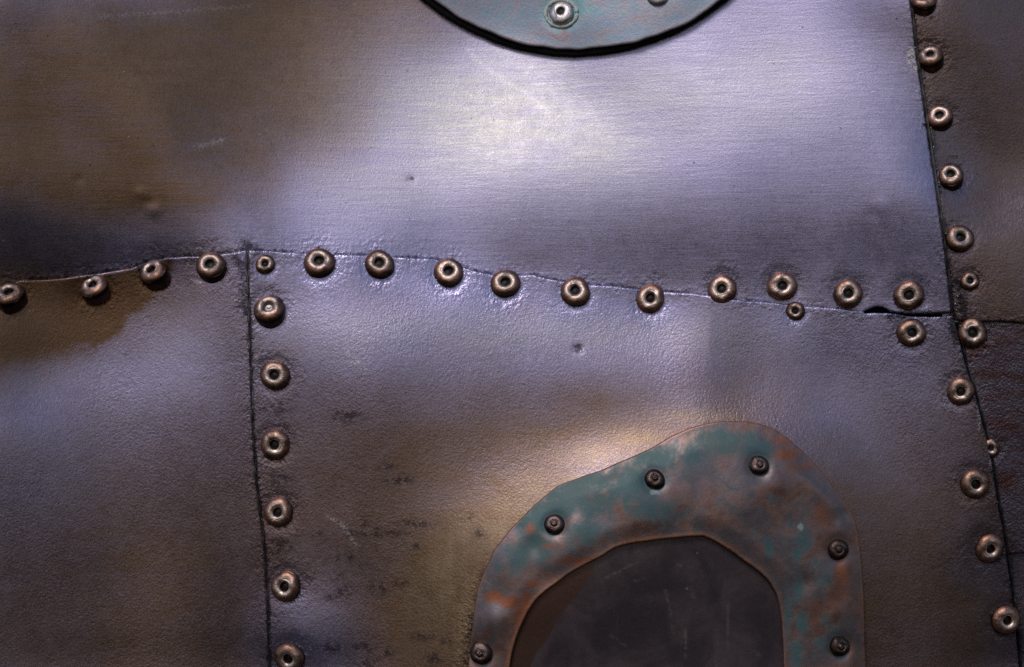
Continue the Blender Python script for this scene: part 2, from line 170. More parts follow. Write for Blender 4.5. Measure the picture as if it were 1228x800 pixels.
# ---------------------------------------------------------------- sheet metal
PURPLE = (.50*KA, .455*KA, .74*KA); BROWN = (.42*KB, .26*KB, .185*KB)
def sheet_material(name, grain=1.0, brushed=0.0, redness=0.0, base_rough=.42):
    g = NG(name)
    pat, drk, grime_and_shade, stain, ochre, blot, edge, hl_tint, peb = [g.attr(a) for a in ('patina', 'tarnish', 'grime_and_shade', 'stain', 'ochre', 'blotch', 'worn_and_glint', 'highlight_tint', 'pebbled')]
    big = g.noise(70, (1, 1, 1.6), 5, .62, .5); mid = g.noise(16, (1, 1, 1), 4, .65); fine = g.noise(2.6, (1, 1, 1), 2, .7)
    streak = g.noise(8, (.10, .3, 1), 5, .75, .9, rot=-.07)
    vstreak = g.noise(7, (1, .3, .12), 3, .7)
    grain_n = g.noise(1.25, (1, 1, 1), 1, .5)
    stn = g.mr(g.add(stain, g.add(g.mul(g.add(mid, -.5), 26.0), g.mul(g.add(fine, -.5), 14.0))), -7.0, 8.0)
    m = g.ma('MAXIMUM', g.add(pat, g.add(g.mul(g.add(big, -.5), .40), g.mul(g.add(streak, -.5), .30+.25*brushed))), stn, True)
    m = g.ma("MAXIMUM", g.ma("MINIMUM", m, 1.0), 0.0)
    col = g.mix(m, PURPLE, BROWN)
    col = g.mix(g.ma('MULTIPLY', hl_tint, g.mr(g.add(g.mul(streak, .7), g.mul(big, .3)), .38, .56, .55, 1.0), True), col, (.545*KA, .53*KA, .555*KA))  # the sheet's highlight also painted in, as a paler neutral tint
    col = g.mix(stn, col, (.33*KB, .185*KB, .115*KB))
    oc = g.ma('MULTIPLY', ochre, g.mr(g.add(g.mul(vstreak, .6), g.mul(mid, .4)), .34, .62, .45, 1.0), True)
    col = g.mix(oc, col, (.36, .255, .175))
    if redness:
        rn = g.mr(g.noise(30, (.6, 1, 2.0), 4, .65, .6, off=(3, 1, 5)), .45, .66)
        col = g.mix(g.mul(rn, redness), col, (.20, .075, .06))
    tone = g.add(g.add(g.mul(g.add(mid, -.5), .28), g.mul(g.add(fine, -.5), .55)), g.add(g.mul(g.add(streak, -.5), .22+.35*brushed), g.mul(g.add(grain_n, -.5), .75)))
    tone = g.add(1.0, tone)
    expd = g.ma('POWER', 2.71828, drk)
    col = g.scale(col, g.mul(tone, expd))
    dust = g.mul(g.mr(g.vor(26), .02, .045, 1.0, 0.0), g.mr(g.noise(120, detail=2, off=(5, 9, 9)), .42, .55))
    # tiny dark pits
    pits = g.mr(g.vor(17), .035, .085, 1.0, 0.0); pits = g.mul(pits, g.mr(g.noise(60, detail=2), .5, .62))
    pits2 = g.mr(g.noise(6.5, detail=3, rough=.75, off=(9, 2, 1)), .69, .76)
    gm = g.mr(g.add(g.mul(grime_and_shade, .62), g.mul(g.add(g.noise(4.6, (1, 1, .7), 4, .85, 0, off=(1, 6, 2)), g.mul(g.noise(19, detail=3, rough=.7, off=(6, 6, 1)), .9)), .85)), 1.02, 1.34)
    gm = g.mul(gm, g.mr(grime_and_shade, .02, .3))
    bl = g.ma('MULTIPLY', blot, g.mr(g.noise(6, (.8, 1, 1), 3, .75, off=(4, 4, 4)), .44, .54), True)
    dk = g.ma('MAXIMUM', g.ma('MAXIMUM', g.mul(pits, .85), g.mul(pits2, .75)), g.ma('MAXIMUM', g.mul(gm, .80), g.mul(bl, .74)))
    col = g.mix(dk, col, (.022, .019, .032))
    col = g.mix(g.mul(edge, g.mr(fine, .42, .6)), col, (.66, .65, .70))
    col = g.mix(g.mul(dust, .6), col, (.55, .53, .55))
    rough = g.add(base_rough, g.add(g.mul(g.add(mid, -.5), .22), g.mul(g.add(fine, -.5), .25)))
    rough = g.add(g.add(rough, g.mul(gm, -.14)), g.mul(peb, -.10)); rough = g.ma('MAXIMUM', g.add(rough, g.mul(stn, .05)), .12)
    cell = g.noise(2.7, (1, 1, .9), 3, .6, 0); gr2 = g.noise(8, detail=2, rough=.5, off=(7, 7, 7))
    amp = g.mul(g.add(g.mul(grime_and_shade, .9), grain), g.mr(g.noise(90, detail=2, off=(2, 8, 3)), .3, .7, .7, 1.25))
    nb = g.bump(g.add(cell, g.mul(gr2, .4)), .40, amp)
    nb = g.bump(g.noise(1.9, detail=2, rough=.7), .22, .8, nb)
    pebm = g.mul(peb, g.mr(g.noise(26, detail=2, off=(3, 9, 1)), .34, .62, .25, 1.0))
    nb = g.bump(g.noise(5.0, (1, 1, .8), 2, .5, 0, off=(2, 3, 9)), 1.25, pebm, nb)
    if brushed: nb = g.bump(g.noise(4.0, (.05, .3, 1), 4, .75, .2, rot=-.05), .30, brushed, nb)
    return g.out(col, .82, rough, nb)
M_UP = sheet_material('tarnished_upper_sheet', .3, .7, 0, .42)
M_LOW = sheet_material('grained_lower_sheet', 1.05, 0, 0, .37)
M_RUP = sheet_material('brown_side_sheet', 1.0, .1, 0, .38)
M_RLO = sheet_material('wet_red_brown_sheet', 2.4, 0, .8, .27)
def simple(name, col, metal, rough, bumpamt=.3, var=.35, size=6, col2=None):
    g = NG(name); n1 = g.noise(size, detail=4, rough=.7); n2 = g.noise(size*.3, detail=2, off=(5, 5, 5))
    c = g.mix(g.mr(n1, .35, .65), col, col2 or tuple(v*.6 for v in col))
    c = g.scale(c, g.add(1-var/2, g.mul(n2, var)))
    return g.out(c, metal, g.add(rough-.06, g.mul(n1, .12)), g.bump(g.add(n1, n2), .5, bumpamt))
M_TAR = simple('black_sealant', (.026, .022, .028), 0, .10, .5, .3, 5)
M_TAR.node_tree.nodes['Principled BSDF'].inputs['Coat Weight'].default_value = 1.0; M_TAR.node_tree.nodes['Principled BSDF'].inputs['Coat Roughness'].default_value = .08
M_BLACK = simple('black_void_plate', (.006, .005, .006), 0, .7)
M_RUB = simple('black_rubber_gasket', (.006, .005, .006), 0, .75, .1)
for _m in (M_RUB, M_BLACK): _m.node_tree.nodes['Principled BSDF'].inputs['Specular IOR Level'].default_value = .12
def rivet_material(name, a, b, dirt=(.03, .02, .02)):
    """turned metal: brassy crown, highlight ring painted paler round the bore, darker tarnish towards the foot and in the hole"""
    g = NG(name); z = g.attr('crown'); oi = g.n('ShaderNodeObjectInfo').outputs['Random']
    n1 = g.noise(7, detail=4, rough=.7); n2 = g.noise(2.2, detail=2, rough=.6)
    k = g.mr(g.add(z, g.mul(g.add(n1, -.5), .6)), .42, 1.0)
    c = g.mix(k, a, b); c = g.mix(g.mr(g.add(z, g.mul(g.add(n2, -.5), .25)), .34, .04), c, dirt)
    c = g.mix(g.mul(g.mr(g.noise(16, detail=2, off=(4, 7, 7)), .5, .68), .6), c, dirt)
    c = g.scale(c, g.mul(g.add(.62, g.mul(oi, .6)), g.add(.8, g.mul(n2, .4))))
    return g.out(c, .92, g.add(.26, g.mul(n1, .30)), g.bump(g.add(n1, g.mul(n2, .5)), 1.1, .6))
M_RIV = rivet_material('worn_brass_rivet', (.34, .175, .125), (.68, .53, .49))
M_RIVD = rivet_material('dark_bronze_rivet', (.085, .055, .05), (.17, .12, .115))
M_RIVP = rivet_material('pale_corroded_rivet', (.50, .45, .47), (.66, .61, .63), (.42, .38, .38))
M_CORE = simple('rivet_bore', (.012, .009, .009), .2, .5)
M_WHITE = simple('white_corrosion_crust', (.80, .85, .85), 0, .8, 1.0, .3, 2)
# ---------------------------------------------------------------- object helpers
def link(o, parent=None):
    sc.collection.objects.link(o)
    if parent is not None: o.parent = parent
    return o
def mesh_obj(name, verts, faces, mat, parent=None, attrs=None, smooth=True):
    me = bpy.data.meshes.new(name); me.from_pydata([tuple(v) for v in verts], [], [tuple(f) for f in faces]); me.update()
    if smooth: me.polygons.foreach_set('use_smooth', [True]*len(me.polygons))
    if attrs:
        for k, a in attrs.items():
            at = me.attributes.new(k, 'FLOAT', 'POINT'); at.data.foreach_set('value', np.asarray(a, np.float32))
    me.materials.append(mat)
    return link(bpy.data.objects.new(name, me), parent)
def tag(o, label, cat, group=None, kind=None):
    o['label'] = label
    if cat: o['category'] = cat
    if group: o['group'] = group
    if kind: o['kind'] = kind
    return o
def sheet(name, outline, layer, mat, attrfn, step=4.0, thick=3.5, roll=1.8, holes=(), extra=None, wob=.35, lift=None, vis=(-130, -110, 1360, 920)):
    """one metal sheet: dense triangulated skin inside the outline, rolled edge and a rim of its thickness"""
    B = resample(outline, 3.0, True, wob)
    loops = [B]+[resample(h, 3.0, True, 0) for h in holes]
    x0, y0 = B.min(0); x1, y1 = B.max(0)
    def gridpts(a, b, c, d, st):
        X, Y = np.meshgrid(np.arange(a, c, st), np.arange(b, d, st)); Y = Y+((np.arange(X.shape[1]) % 2)*st/2)[None, :]
        return np.stack([X.ravel(), Y.ravel()], 1)
    fineg = gridpts(max(x0, vis[0]), max(y0, vis[1]), min(x1, vis[2]), min(y1, vis[3]), step)
    co = gridpts(x0, y0, x1, y1, 22); co = co[(co[:, 0] < vis[0]) | (co[:, 0] > vis[2]) | (co[:, 1] < vis[1]) | (co[:, 1] > vis[3])]
    P = np.concatenate([fineg, co]); 
    def dist(P): return np.min([polydist(P, l) for l in loops], 0)
    near = [np.zeros((0, 2))]
    for l in loops:
        t = np.roll(l, -1, 0)-np.roll(l, 1, 0); t /= np.hypot(t[:, 0], t[:, 1])[:, None]+1e-9; nn = np.stack([-t[:, 1], t[:, 0]], 1)
        for d in (roll*.35, roll*.8, roll*1.6, roll*2.6):
            for s in (-1, 1): near.append(l+nn*d*s)
    near = np.concatenate(near)
    if extra is not None and len(extra):
        ed = np.min([np.hypot(P[:, 0]-a, P[:, 1]-b)/r for a, b, r in extra], 0); P = P[ed > 1.7]
        rings = [np.array([[a+r*k*cos(q+k*3), b+r*k*sin(q+k*3)] for q in np.linspace(0, 2*pi, 28, endpoint=False)]) for a, b, r in extra for k in (.6, .95, 1.1, 1.25, 1.42, 1.62)]
        P = np.concatenate([P]+rings)
    def keep(P, dmin):
        m = inside(P, loops[0])
        for h in loops[1:]: m &= ~inside(P, h)
        P = P[m]; return P[dist(P) > dmin]
    P = keep(P, roll*2.9); near = keep(near, roll*.3)
    pts = np.concatenate(loops+[near, P]); nb = sum(len(l) for l in loops)
    edges = []; o = 0
    for l in loops: edges += [(o+i, o+(i+1) % len(l)) for i in range(len(l))]; o += len(l)
    r = geometry.delaunay_2d_cdt([Vector(p) for p in pts], edges, [], 0, 1e-5)
    vp = np.array([tuple(v) for v in r[0]]); F = np.array([f for f in r[2] if len(f) == 3])
    c = vp[F].mean(1); m = inside(c, loops[0])
    for h in loops[1:]: m &= ~inside(c, h)
    F = F[m]
    a, b, d_ = vp[F[:, 0]], vp[F[:, 1]], vp[F[:, 2]]
    ar = (b[:, 0]-a[:, 0])*(d_[:, 1]-a[:, 1])-(b[:, 1]-a[:, 1])*(d_[:, 0]-a[:, 0])
    F[ar < 0] = F[ar < 0][:, ::-1]
    d = dist(vp)
    lay = layer(vp[:, 0], vp[:, 1]) if callable(layer) else np.full(len(vp), float(layer))
    hh = Hf(vp[:, 0], vp[:, 1])+lay-roll*(1-np.sqrt(np.clip(1-(1-np.clip(d/roll, 0, 1))**2, 0, 1)))
    if extra is not None:
        for a, b, r in extra: hh = hh-.75*np.exp(-((np.hypot(vp[:, 0]-a, vp[:, 1]-b)/r-1.05)/.32)**2)
    if lift is not None: hh = hh+lift(vp[:, 0], vp[:, 1], d)
    X = V(vp[:, 0], vp[:, 1], hh)
    # rim: loop vertices duplicated, pushed back
    ec = {}
    for f in F:
        for i in range(3):
            e = (f[i], f[(i+1) % 3]); k = (min(e), max(e)); ec.setdefault(k, []).append(e)
    be = [v[0] for v in ec.values() if len(v) == 1]
    bv = sorted({i for e in be for i in e}); mp = {v: len(vp)+k for k, v in enumerate(bv)}
    back = V(vp[bv][:, 0], vp[bv][:, 1], hh[bv]-thick)
    X = np.concatenate([X, back]); F2 = [tuple(f) for f in F]+[(e[1], e[0], mp[e[0]], mp[e[1]]) for e in be]
    at = attrfn(vp[:, 0], vp[:, 1], d)
    at = {k: np.concatenate([v, v[bv]]) for k, v in at.items()}
    # make the front face the viewer
    p = [Vector(X[i]) for i in F2[0]]; nrm = (p[1]-p[0]).cross(p[2]-p[0])
    if nrm.y > 0: F2 = [f[::-1] for f in F2]
    return mesh_obj(name, X, F2, mat, None, at)
def crown_of(r, z):
    # 0 at the dirty foot and down the bore, about .5 on the shoulder, 1 on the painted highlight ring round the bore
    if r < .315 and z < .38: return max(0.0, (z-.1)*2.0)
    return float(np.interp(r, [.31, .37, .52, .70, .90, .985, 1.0], [.8, 1.0, .92, .60, .42, .18, .05]))
def lathe(prof, n=40):
    """profile [(r,z)] in units of the rivet radius, z towards the viewer; returns verts, faces, crown attribute"""
    vs_, fs, cr = [], [], []
    zmax = max(max(z for r, z in prof), .01)
    for r, z in prof:
        for k in range(n):
            a = 2*pi*k/n; vs_.append((r*cos(a), r*sin(a), z)); cr.append(crown_of(r, z))
    for i in range(len(prof)-1):
        for k in range(n): fs.append((i*n+k, i*n+(k+1) % n, (i+1)*n+(k+1) % n, (i+1)*n+k))
    return vs_, fs, cr
def smooth_prof(p, n=4): return [tuple(q) for q in catmull(p, n)]
P_HEAD = smooth_prof([(.97, -.75), (.985, -.3), (1.0, .02), (.985, .14), (.91, .29), (.78, .40), (.64, .455), (.51, .465), (.41, .43), (.325, .36), (.285, .20), (.275, .05)], 3)
P_CORE = [(.30, .10), (.20, .11), (.12, .15), (.04, .16), (.002, .16)]
P_CORE_HI = [(.31, .14), (.24, .20), (.15, .22), (.06, .17), (.002, .16)]
P_DOME = smooth_prof([(1.0, -.3), (1.0, .06), (.97, .20), (.86, .38), (.66, .50), (.46, .54), (.40, .50), (.33, .50), (.27, .62), (.17, .70), (.06, .70), (.002, .70)], 3)
P_FLAT = smooth_prof([(1.0, -.3), (1.0, .05), (.95, .16), (.80, .26), (.60, .32), (.42, .33), (.33, .29), (.29, .20), (.28, .08)], 3)
_cache = {}
def rivet_mesh(kind, n=44, var=0):
    key = (kind, var)
    if key in _cache: return _cache[key]
    out = []
    for nm, prof, mat in {'brass': [('rivet', P_HEAD, M_RIV), ('bore', P_CORE, M_CORE)], 'plugged': [('rivet', P_HEAD, M_RIV), ('bore', P_CORE_HI, M_RIVP)],
                          'dark': [('rivet', P_DOME, M_RIVD)], 'pale': [('rivet', P_FLAT, M_RIVP), ('bore', P_CORE, M_CORE)]}[kind]:
        vs_, fs, cr = lathe(prof, n)
        if nm == 'rivet':      # every head was hammered a little differently
            q = [rng.uniform(0, 6.28) for _ in range(5)]; am = rng.uniform(.010, .034); cut = rng.uniform(0, 6.28)
            w2 = []
            for (a_, b_, c_) in vs_:
                th = math.atan2(b_, a_); rr = math.hypot(a_, b_)
                k = 1+am*(sin(2*th+q[0])+.6*sin(3*th+q[1])+.35*sin(7*th+q[2]))
                c2 = c_+(am*.9*(sin(th+q[3])+.5*sin(4*th+q[4]+rr*5)) if c_ > .1 else 0)
                c2 -= .06*max(0, cos(th-cut)-.72)/.28*(1 if .45 < rr < .98 and c_ > .1 else 0)
                w2.append((a_*k, b_*k, c2))
            vs_ = w2
        me = bpy.data.meshes.new(nm); me.from_pydata(vs_, [], fs); me.update(); me.polygons.foreach_set('use_smooth', [True]*len(me.polygons))
        at = me.attributes.new('crown', 'FLOAT', 'POINT'); at.data.foreach_set('value', np.array(cr, np.float32)); me.materials.append(mat); out.append((nm, me))
    _cache[key] = out; return out
def add_rivet(parent, px, py, R, off, kind='brass', tilt=(0, 0), name='rivet', label=None, squash=1.0):
    hf = Hf
    n = normal(px, py, hf)
    if tilt[1] >= .3: n = Vector((tilt[0]*1.1, -.88, tilt[1]*1.0))
    n = (n+Vector((tilt[0], 0, tilt[1]))*(tilt[1] < .3)+Vector((rng.uniform(-.08, .08), 0, rng.uniform(-.06, .06)))).normalized()
    if tilt[1] >= .3: off = off+.14*R
    loc = Vector(V(px, py, float(hf(px, py))+off))
    Rm = n.to_track_quat('Z', 'Y').to_matrix().to_4x4()@Matrix.Rotation(rng.uniform(0, 6.28), 4, 'Z')
    s = R*U
    mw = Matrix.Translation(loc)@Rm@Matrix.Diagonal((s*rng.uniform(.97, 1.03), s*rng.uniform(.97, 1.03), s*squash, 1))
    root = None
    for nm, me in rivet_mesh(kind, 44, rng.randrange(7)):
        if root is None:
            root = link(bpy.data.objects.new(name, me), parent); root.matrix_world = mw
            if label: root['label'] = label
        else: link(bpy.data.objects.new(nm, me), root)
    return root
def tube(name, pts, rad, mat, parent, seg=8, lumps=.25):
    vs_, fs = [], []; pts = [Vector(p) for p in pts]
    for i, p in enumerate(pts):
        t = (pts[min(i+1, len(pts)-1)]-pts[max(i-1, 0)]).normalized(); s = t.cross(Vector((0, -1, 0))).normalized(); u = s.cross(t)
        r = rad*U*(1+lumps*(sin(i*.83)+.7*sin(i*1.9+1)+rng.uniform(-.6, .6)))
        if i in (0, len(pts)-1): r *= .3
        for k in range(seg): a = 2*pi*k/seg; vs_.append(p+s*(r*cos(a))+u*(r*sin(a)))
    for i in range(len(pts)-1):
        for k in range(seg): fs.append((i*seg+k, i*seg+(k+1) % seg, (i+1)*seg+(k+1) % seg, (i+1)*seg+k))
    return mesh_obj(name, vs_, fs, mat, parent)
def blob(name, px, py, r, off, mat, parent, n=1):
    """a small lumpy bead or splash lying on the sheet"""
    bm = bmesh.new(); bmesh.ops.create_icosphere(bm, subdivisions=3, radius=1)
    c = Vector(V(px, py, float(Hf(px, py))+off)); ph = [rng.uniform(0, 6) for _ in range(4)]
    for v in bm.verts:
        k = 1+.22*sin(v.co.x*3+ph[0])+.2*sin(v.co.z*4+ph[1])+.12*sin(v.co.x*7+v.co.z*6+ph[2])
        v.co = c+Vector((v.co.x*r*k, v.co.y*r*.4, v.co.z*r*k*(.8)))*U
    me = bpy.data.meshes.new(name); bm.to_mesh(me); bm.free(); me.polygons.foreach_set('use_smooth', [True]*len(me.polygons)); me.materials.append(mat)
    return link(bpy.data.objects.new(name, me), parent)
# ---------------------------------------------------------------- layout
SEAM_TOP_LEFT = [(-60, 352), (0, 343), (24, 336), (73, 334), (110, 329), (134, 326), (159, 322), (175, 315), (200, 309), (240, 307), (276, 303), (297, 300)]
SEAM_MID = [(297, 300), (330, 301), (370, 304), (400, 305), (430, 306), (470, 308), (520, 310), (545, 316), (570, 325), (600, 331), (640, 330), (660, 335), (700, 341), (740, 343), (790, 350), (830, 352), (850, 355), (880, 359), (930, 363), (960, 367), (1000, 370), (1035, 373)]
SEAM_LEFT = [(297, 300), (299, 340), (301, 400), (302, 450), (305, 520), (309, 580), (314, 620), (319, 660), (322, 720), (325, 800), (328, 860), (333, 960), (340, 1080)]
SEAM_RU = [(1076, -120), (1085, -60), (1093, 0), (1098, 50), (1107, 110), (1116, 170), (1125, 230), (1133, 290), (1139, 340), (1143, 378)]
SEAM_RL = [(1143, 378), (1150, 405), (1158, 440), (1168, 470), (1176, 500), (1184, 530), (1190, 560), (1196, 600), (1203, 640), (1210, 690), (1217, 740), (1222, 800), (1230, 880), (1250, 1080)]
RIV = {
 'left': [(12, 354, 18, (-.12, .62)), (113, 345, 17.5, (-.20, .60)), (184, 327, 18, (-.38, .62)), (253, 319, 18, (-.05, .30))],
 'mid': [(318, 317, 12, (0, .12)), (383, 315, 19, (0, .29)), (455, 317, 18, (-.05, .26)), (538, 327, 18, (-.05, .24)), (606, 340, 18, (-.02, .2)), (690, 350, 18, (0, .16)), (780, 358, 17.5, (0, .06)),
         (323, 371, 19, (-.05, .42)), (330, 450, 18, (0, .10)), (330, 533, 18, (0, .04)), (334, 614, 18, (0, .02)), (343, 703, 19, (0, 0)), (347, 788, 18.5, (0, -.06)),
         (954, 373, 11.5, (0, .05)), (1093, 399, 17.5, (0, .10)), (1152, 469, 17, (-.10, .05)), (1169, 580, 18, (0, 0)), (1186, 657, 18, (0, 0)), (1206, 743, 18, (.05, 0))],
 'up': [(866, 347, 17.5, (0, .10)), (938, 343, 17.5, (0, .10)), (1017, 352, 17.5, (0, .08)), (1090, 354, 18, (0, .08))],
 'rup': [(1107, 0, 15.5, (-.1, .50)), (1116, 68, 15.5, (-.25, .50)), (1127, 140, 15.5, (-.1, .30)), (1140, 211, 16, (-.15, .35)), (1151, 286, 17, (-.05, .22)), (1163, 337, 11.5, (0, .15)), (1166, 399, 18, (0, .14))],
 'rlo': [(1188, 537, 11.5, (-.2, 0))],
}
DEFAULT_BLOT = [(500, 628, 26, 5), (437, 628, 7, 6), (420, 640, 6, 5), (452, 634, 5, 4), (403, 669, 6, 6), (419, 668, 6, 6), (385, 671, 8, 4), (400, 690, 10, 7), (412, 709, 12, 9), (455, 706, 14, 9), (372, 688, 8, 7), (480, 700, 10, 6), (396, 716, 8, 6),
    (508, 764, 16, 6), (535, 770, 8, 6), (400, 777, 18, 6), (435, 776, 14, 6), (465, 782, 10, 6), (520, 790, 14, 8), (440, 795, 16, 6), (480, 575, 18, 7), (462, 560, 12, 6), (415, 498, 22, 10), (330, 490, 18, 8), (335, 575, 16, 10), (337, 655, 18, 10), (500, 655, 6, 5), (380, 640, 8, 5),
    (455, 640, 40, 4), (560, 620, 8, 5), (575, 640, 8, 6), (590, 625, 6, 5)]
OCHRE = [(535, 690, 34, 55, .95), (560, 740, 24, 70, .9), (505, 700, 30, 50, .5), (600, 640, 30, 26, .75), (560, 650, 45, 40, .55), (650, 585, 50, 22, .6), (710, 548, 50, 20, .6), (760, 525, 40, 14, .6), (830, 500, 50, 10, .55), (700, 575, 40, 8, .8), (620, 610, 36, 22, .6), (480, 640, 70, 60, .25), (240, 660, 60, 40, .18), (150, 50, 140, 40, .10), (330, 20, 60, 20, .30)]
STAIN = [(-200, 365), (0, 344), (24, 337), (73, 335), (110, 330), (134, 327), (159, 323), (178, 316), (205, 312), (205, 322), (198, 345), (185, 358), (168, 372), (152, 382), (150, 395), (135, 408), (110, 418), (80, 424), (40, 430), (0, 440), (-200, 470)]
def gauss(x, y, L):
    o = np.zeros(len(x))
    for a, b, sx, sy, k in L: o = np.maximum(o, k*np.exp(-(((x-a)/sx)**2+((y-b)/sy)**2)))
    return o
def common_attrs(x, y, d, seams, rivets):
    P = np.stack([x, y], 1); n = len(x); g = np.zeros(n)
    for s, wdt, a in seams:
        dd = polydist(P, s, False); g = np.maximum(g, a*np.exp(-(dd/wdt)**1.3))
    for (a, b, r) in rivets:
        dd = np.hypot(x-a, y-b)
        g = np.maximum(g, 1.0*.66*np.clip(1-(dd-r*.9)/(r*.36), 0, 1))
    pe = np.zeros(n)
    for s, wdt, a in seams: pe = np.maximum(pe, np.exp(-(polydist(P, s, False)/17)**1.6))
    for (a, b, r) in rivets: pe = np.maximum(pe, np.clip(1.35-(np.hypot(x-a, y-b)-r)/(r*1.0), 0, 1))
    g = np.maximum(g, .45*np.exp(-(d/2.2)**2))
    bl = np.zeros(n)
    hl = gauss(x, y, [(600, 140, 170, 95, 1.0), (700, 170, 110, 80, .8), (920, 90, 90, 60, .55), (470, 220, 110, 50, .5), (600, 400, 300, 26, .35), (760, 120, 260, 70, .6)])  # soft highlight patches put into the colour
    for a, b, sx, sy in DEFAULT_BLOT: bl = np.maximum(bl, np.exp(-(((x-a)/sx)**2+((y-b)/sy)**2)**1.5))
    oc = np.zeros(n)
    for a, b, sx, sy, k in OCHRE: oc = np.maximum(oc, k*np.exp(-(((x-a)/sx)**2+((y-b)/sy)**2)))
    return {'patina': PTf(x, y), 'tarnish': dark(x, y), 'grime_and_shade': np.clip(g, 0, 1.15), 'stain': np.full(n, -40.0), 'ochre': oc, 'blotch': bl, 'worn_and_glint': np.zeros(n), 'highlight_tint': hl, 'pebbled': np.clip(pe, 0, 1)}
def rv(*ks): return [(a, b, r) for k in ks for (a, b, r, t) in RIV[k]]
# ---- upper sheet (below the lower sheets on the left, over them on the right)
up_poly = ([(-420, 420)]+[(-60, 366)]+[(x, y+16) for x, y in SEAM_TOP_LEFT[1:]]+[(x, y+14) for x, y in SEAM_MID[1:-1]]+[(1034, 386), (1036, 373)]
           + [(1041, 371), (1046, 369), (1052, 367.5), (1058, 368), (1063, 370.5), (1067, 374), (1078, 376.5), (1100, 377), (1120, 377), (1141, 375.5)]
           + [(x-1.2, y) for x, y in SEAM_RU[::-1][1:]]+[(1062, -300), (-420, -300)])
def at_up(x, y, d):
    A = common_attrs(x, y, d, [(SEAM_TOP_LEFT, 7, .7), (SEAM_MID[:16], 3.2, .95), (SEAM_MID[15:], 3.0, .8), ([(1067, 374), (1142, 376)], 5, .9), (SEAM_RU, 4, .75), (SEAM_LEFT[:1]+[(299, 296)], 12, 1)], rv('up', 'left', 'mid'))  # the line along the middle seam is a painted shadow
    A['patina'] = PTf(np.minimum(x, 1062), y)-.20*sg((y-(250+.26*x))/9)*sg((245-x)/22)
    # worn bright chips
    for a, b, sx, sy, k in [(1093, 68, 4.5, 11, 1.0), (1097, 80, 3, 5, .8), (597, 84, 0, 0, 0)]:
        if k: A['worn_and_glint'] = np.maximum(A['worn_and_glint'], 1.6*k*np.exp(-(((x-a)/sx)**2+((y-b)/sy)**2)**2))
    P = np.stack([x, y], 1)
    for q, k in (([(560, 58), (580, 80), (605, 96), (632, 112), (660, 135)], .55), ([(236, 176), (268, 168)], .35), ([(120, 20), (300, 8)], .2), ([(700, 120), (735, 170)], .2)): A['worn_and_glint'] = np.maximum(A['worn_and_glint'], k*np.exp(-(polydist(P, q, False)/2.2)**2))
    A['blotch'] = np.maximum(A['blotch'], np.exp(-(((x-493)/3.2)**2+((y-215)/3.2)**2)**2)*2)
    return A
def lift_up(x, y, d):
    o = np.zeros(len(x))
    for a, b, s, k in [(168, 232, 6, 1.0), (186, 252, 7, 1.3), (178, 243, 5, -.8), (1058, 247, 10, .8), (1046, 256, 7, -.6), (493, 215, 3.5, -.8), (760, 16, 30, 0), (95, 215, 4, -1), (640, 300, 16, .6), (1040, 250, 20, .5)]:
        o += k*np.exp(-((x-a)**2+(y-b)**2)/(s*s))
    # edge curls forward over the open gap
    o += 1.6*np.exp(-((x-1105)/34)**2)*np.exp(-np.clip(376-y, 0, 99)/10)
    return o
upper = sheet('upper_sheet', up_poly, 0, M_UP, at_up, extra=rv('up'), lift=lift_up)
tag(upper, 'large violet grey sheet with a pale brushed sheen, behind the round plate at top', 'metal sheet', 'riveted sheets of the metal skin')
# ---- left lower sheet
left_poly = [(x, y) for x, y in SEAM_TOP_LEFT]
left_poly = [(-420, 404)]+left_poly+[(x+14, y+4) for x, y in SEAM_LEFT]+[(-420, 1080)]
def at_left(x, y, d):
    A = common_attrs(x, y, d, [(SEAM_TOP_LEFT[6:], 8, .6), ([(282, 308), (291, 330), (296, 375)], 13, .8), (SEAM_LEFT, 6, .9)], rv('left'))
    P = np.stack([x, y], 1); sd = polydist(P, STAIN); sd = np.where(inside(P, STAIN), sd, -sd)
    A['stain'] = np.clip(sd*(1-.68*sstep(392, 425, y)*sstep(160, 120, x)), -40, 40)
    A['ochre'] = A['ochre']*.5
    return A
left = sheet('lower_sheet', left_poly, 4.0, M_LOW, at_left, extra=rv('left'))
tag(left, 'grained sheet at lower left with a brown oil stain under four tilted rivets', 'metal sheet', 'riveted sheets of the metal skin')
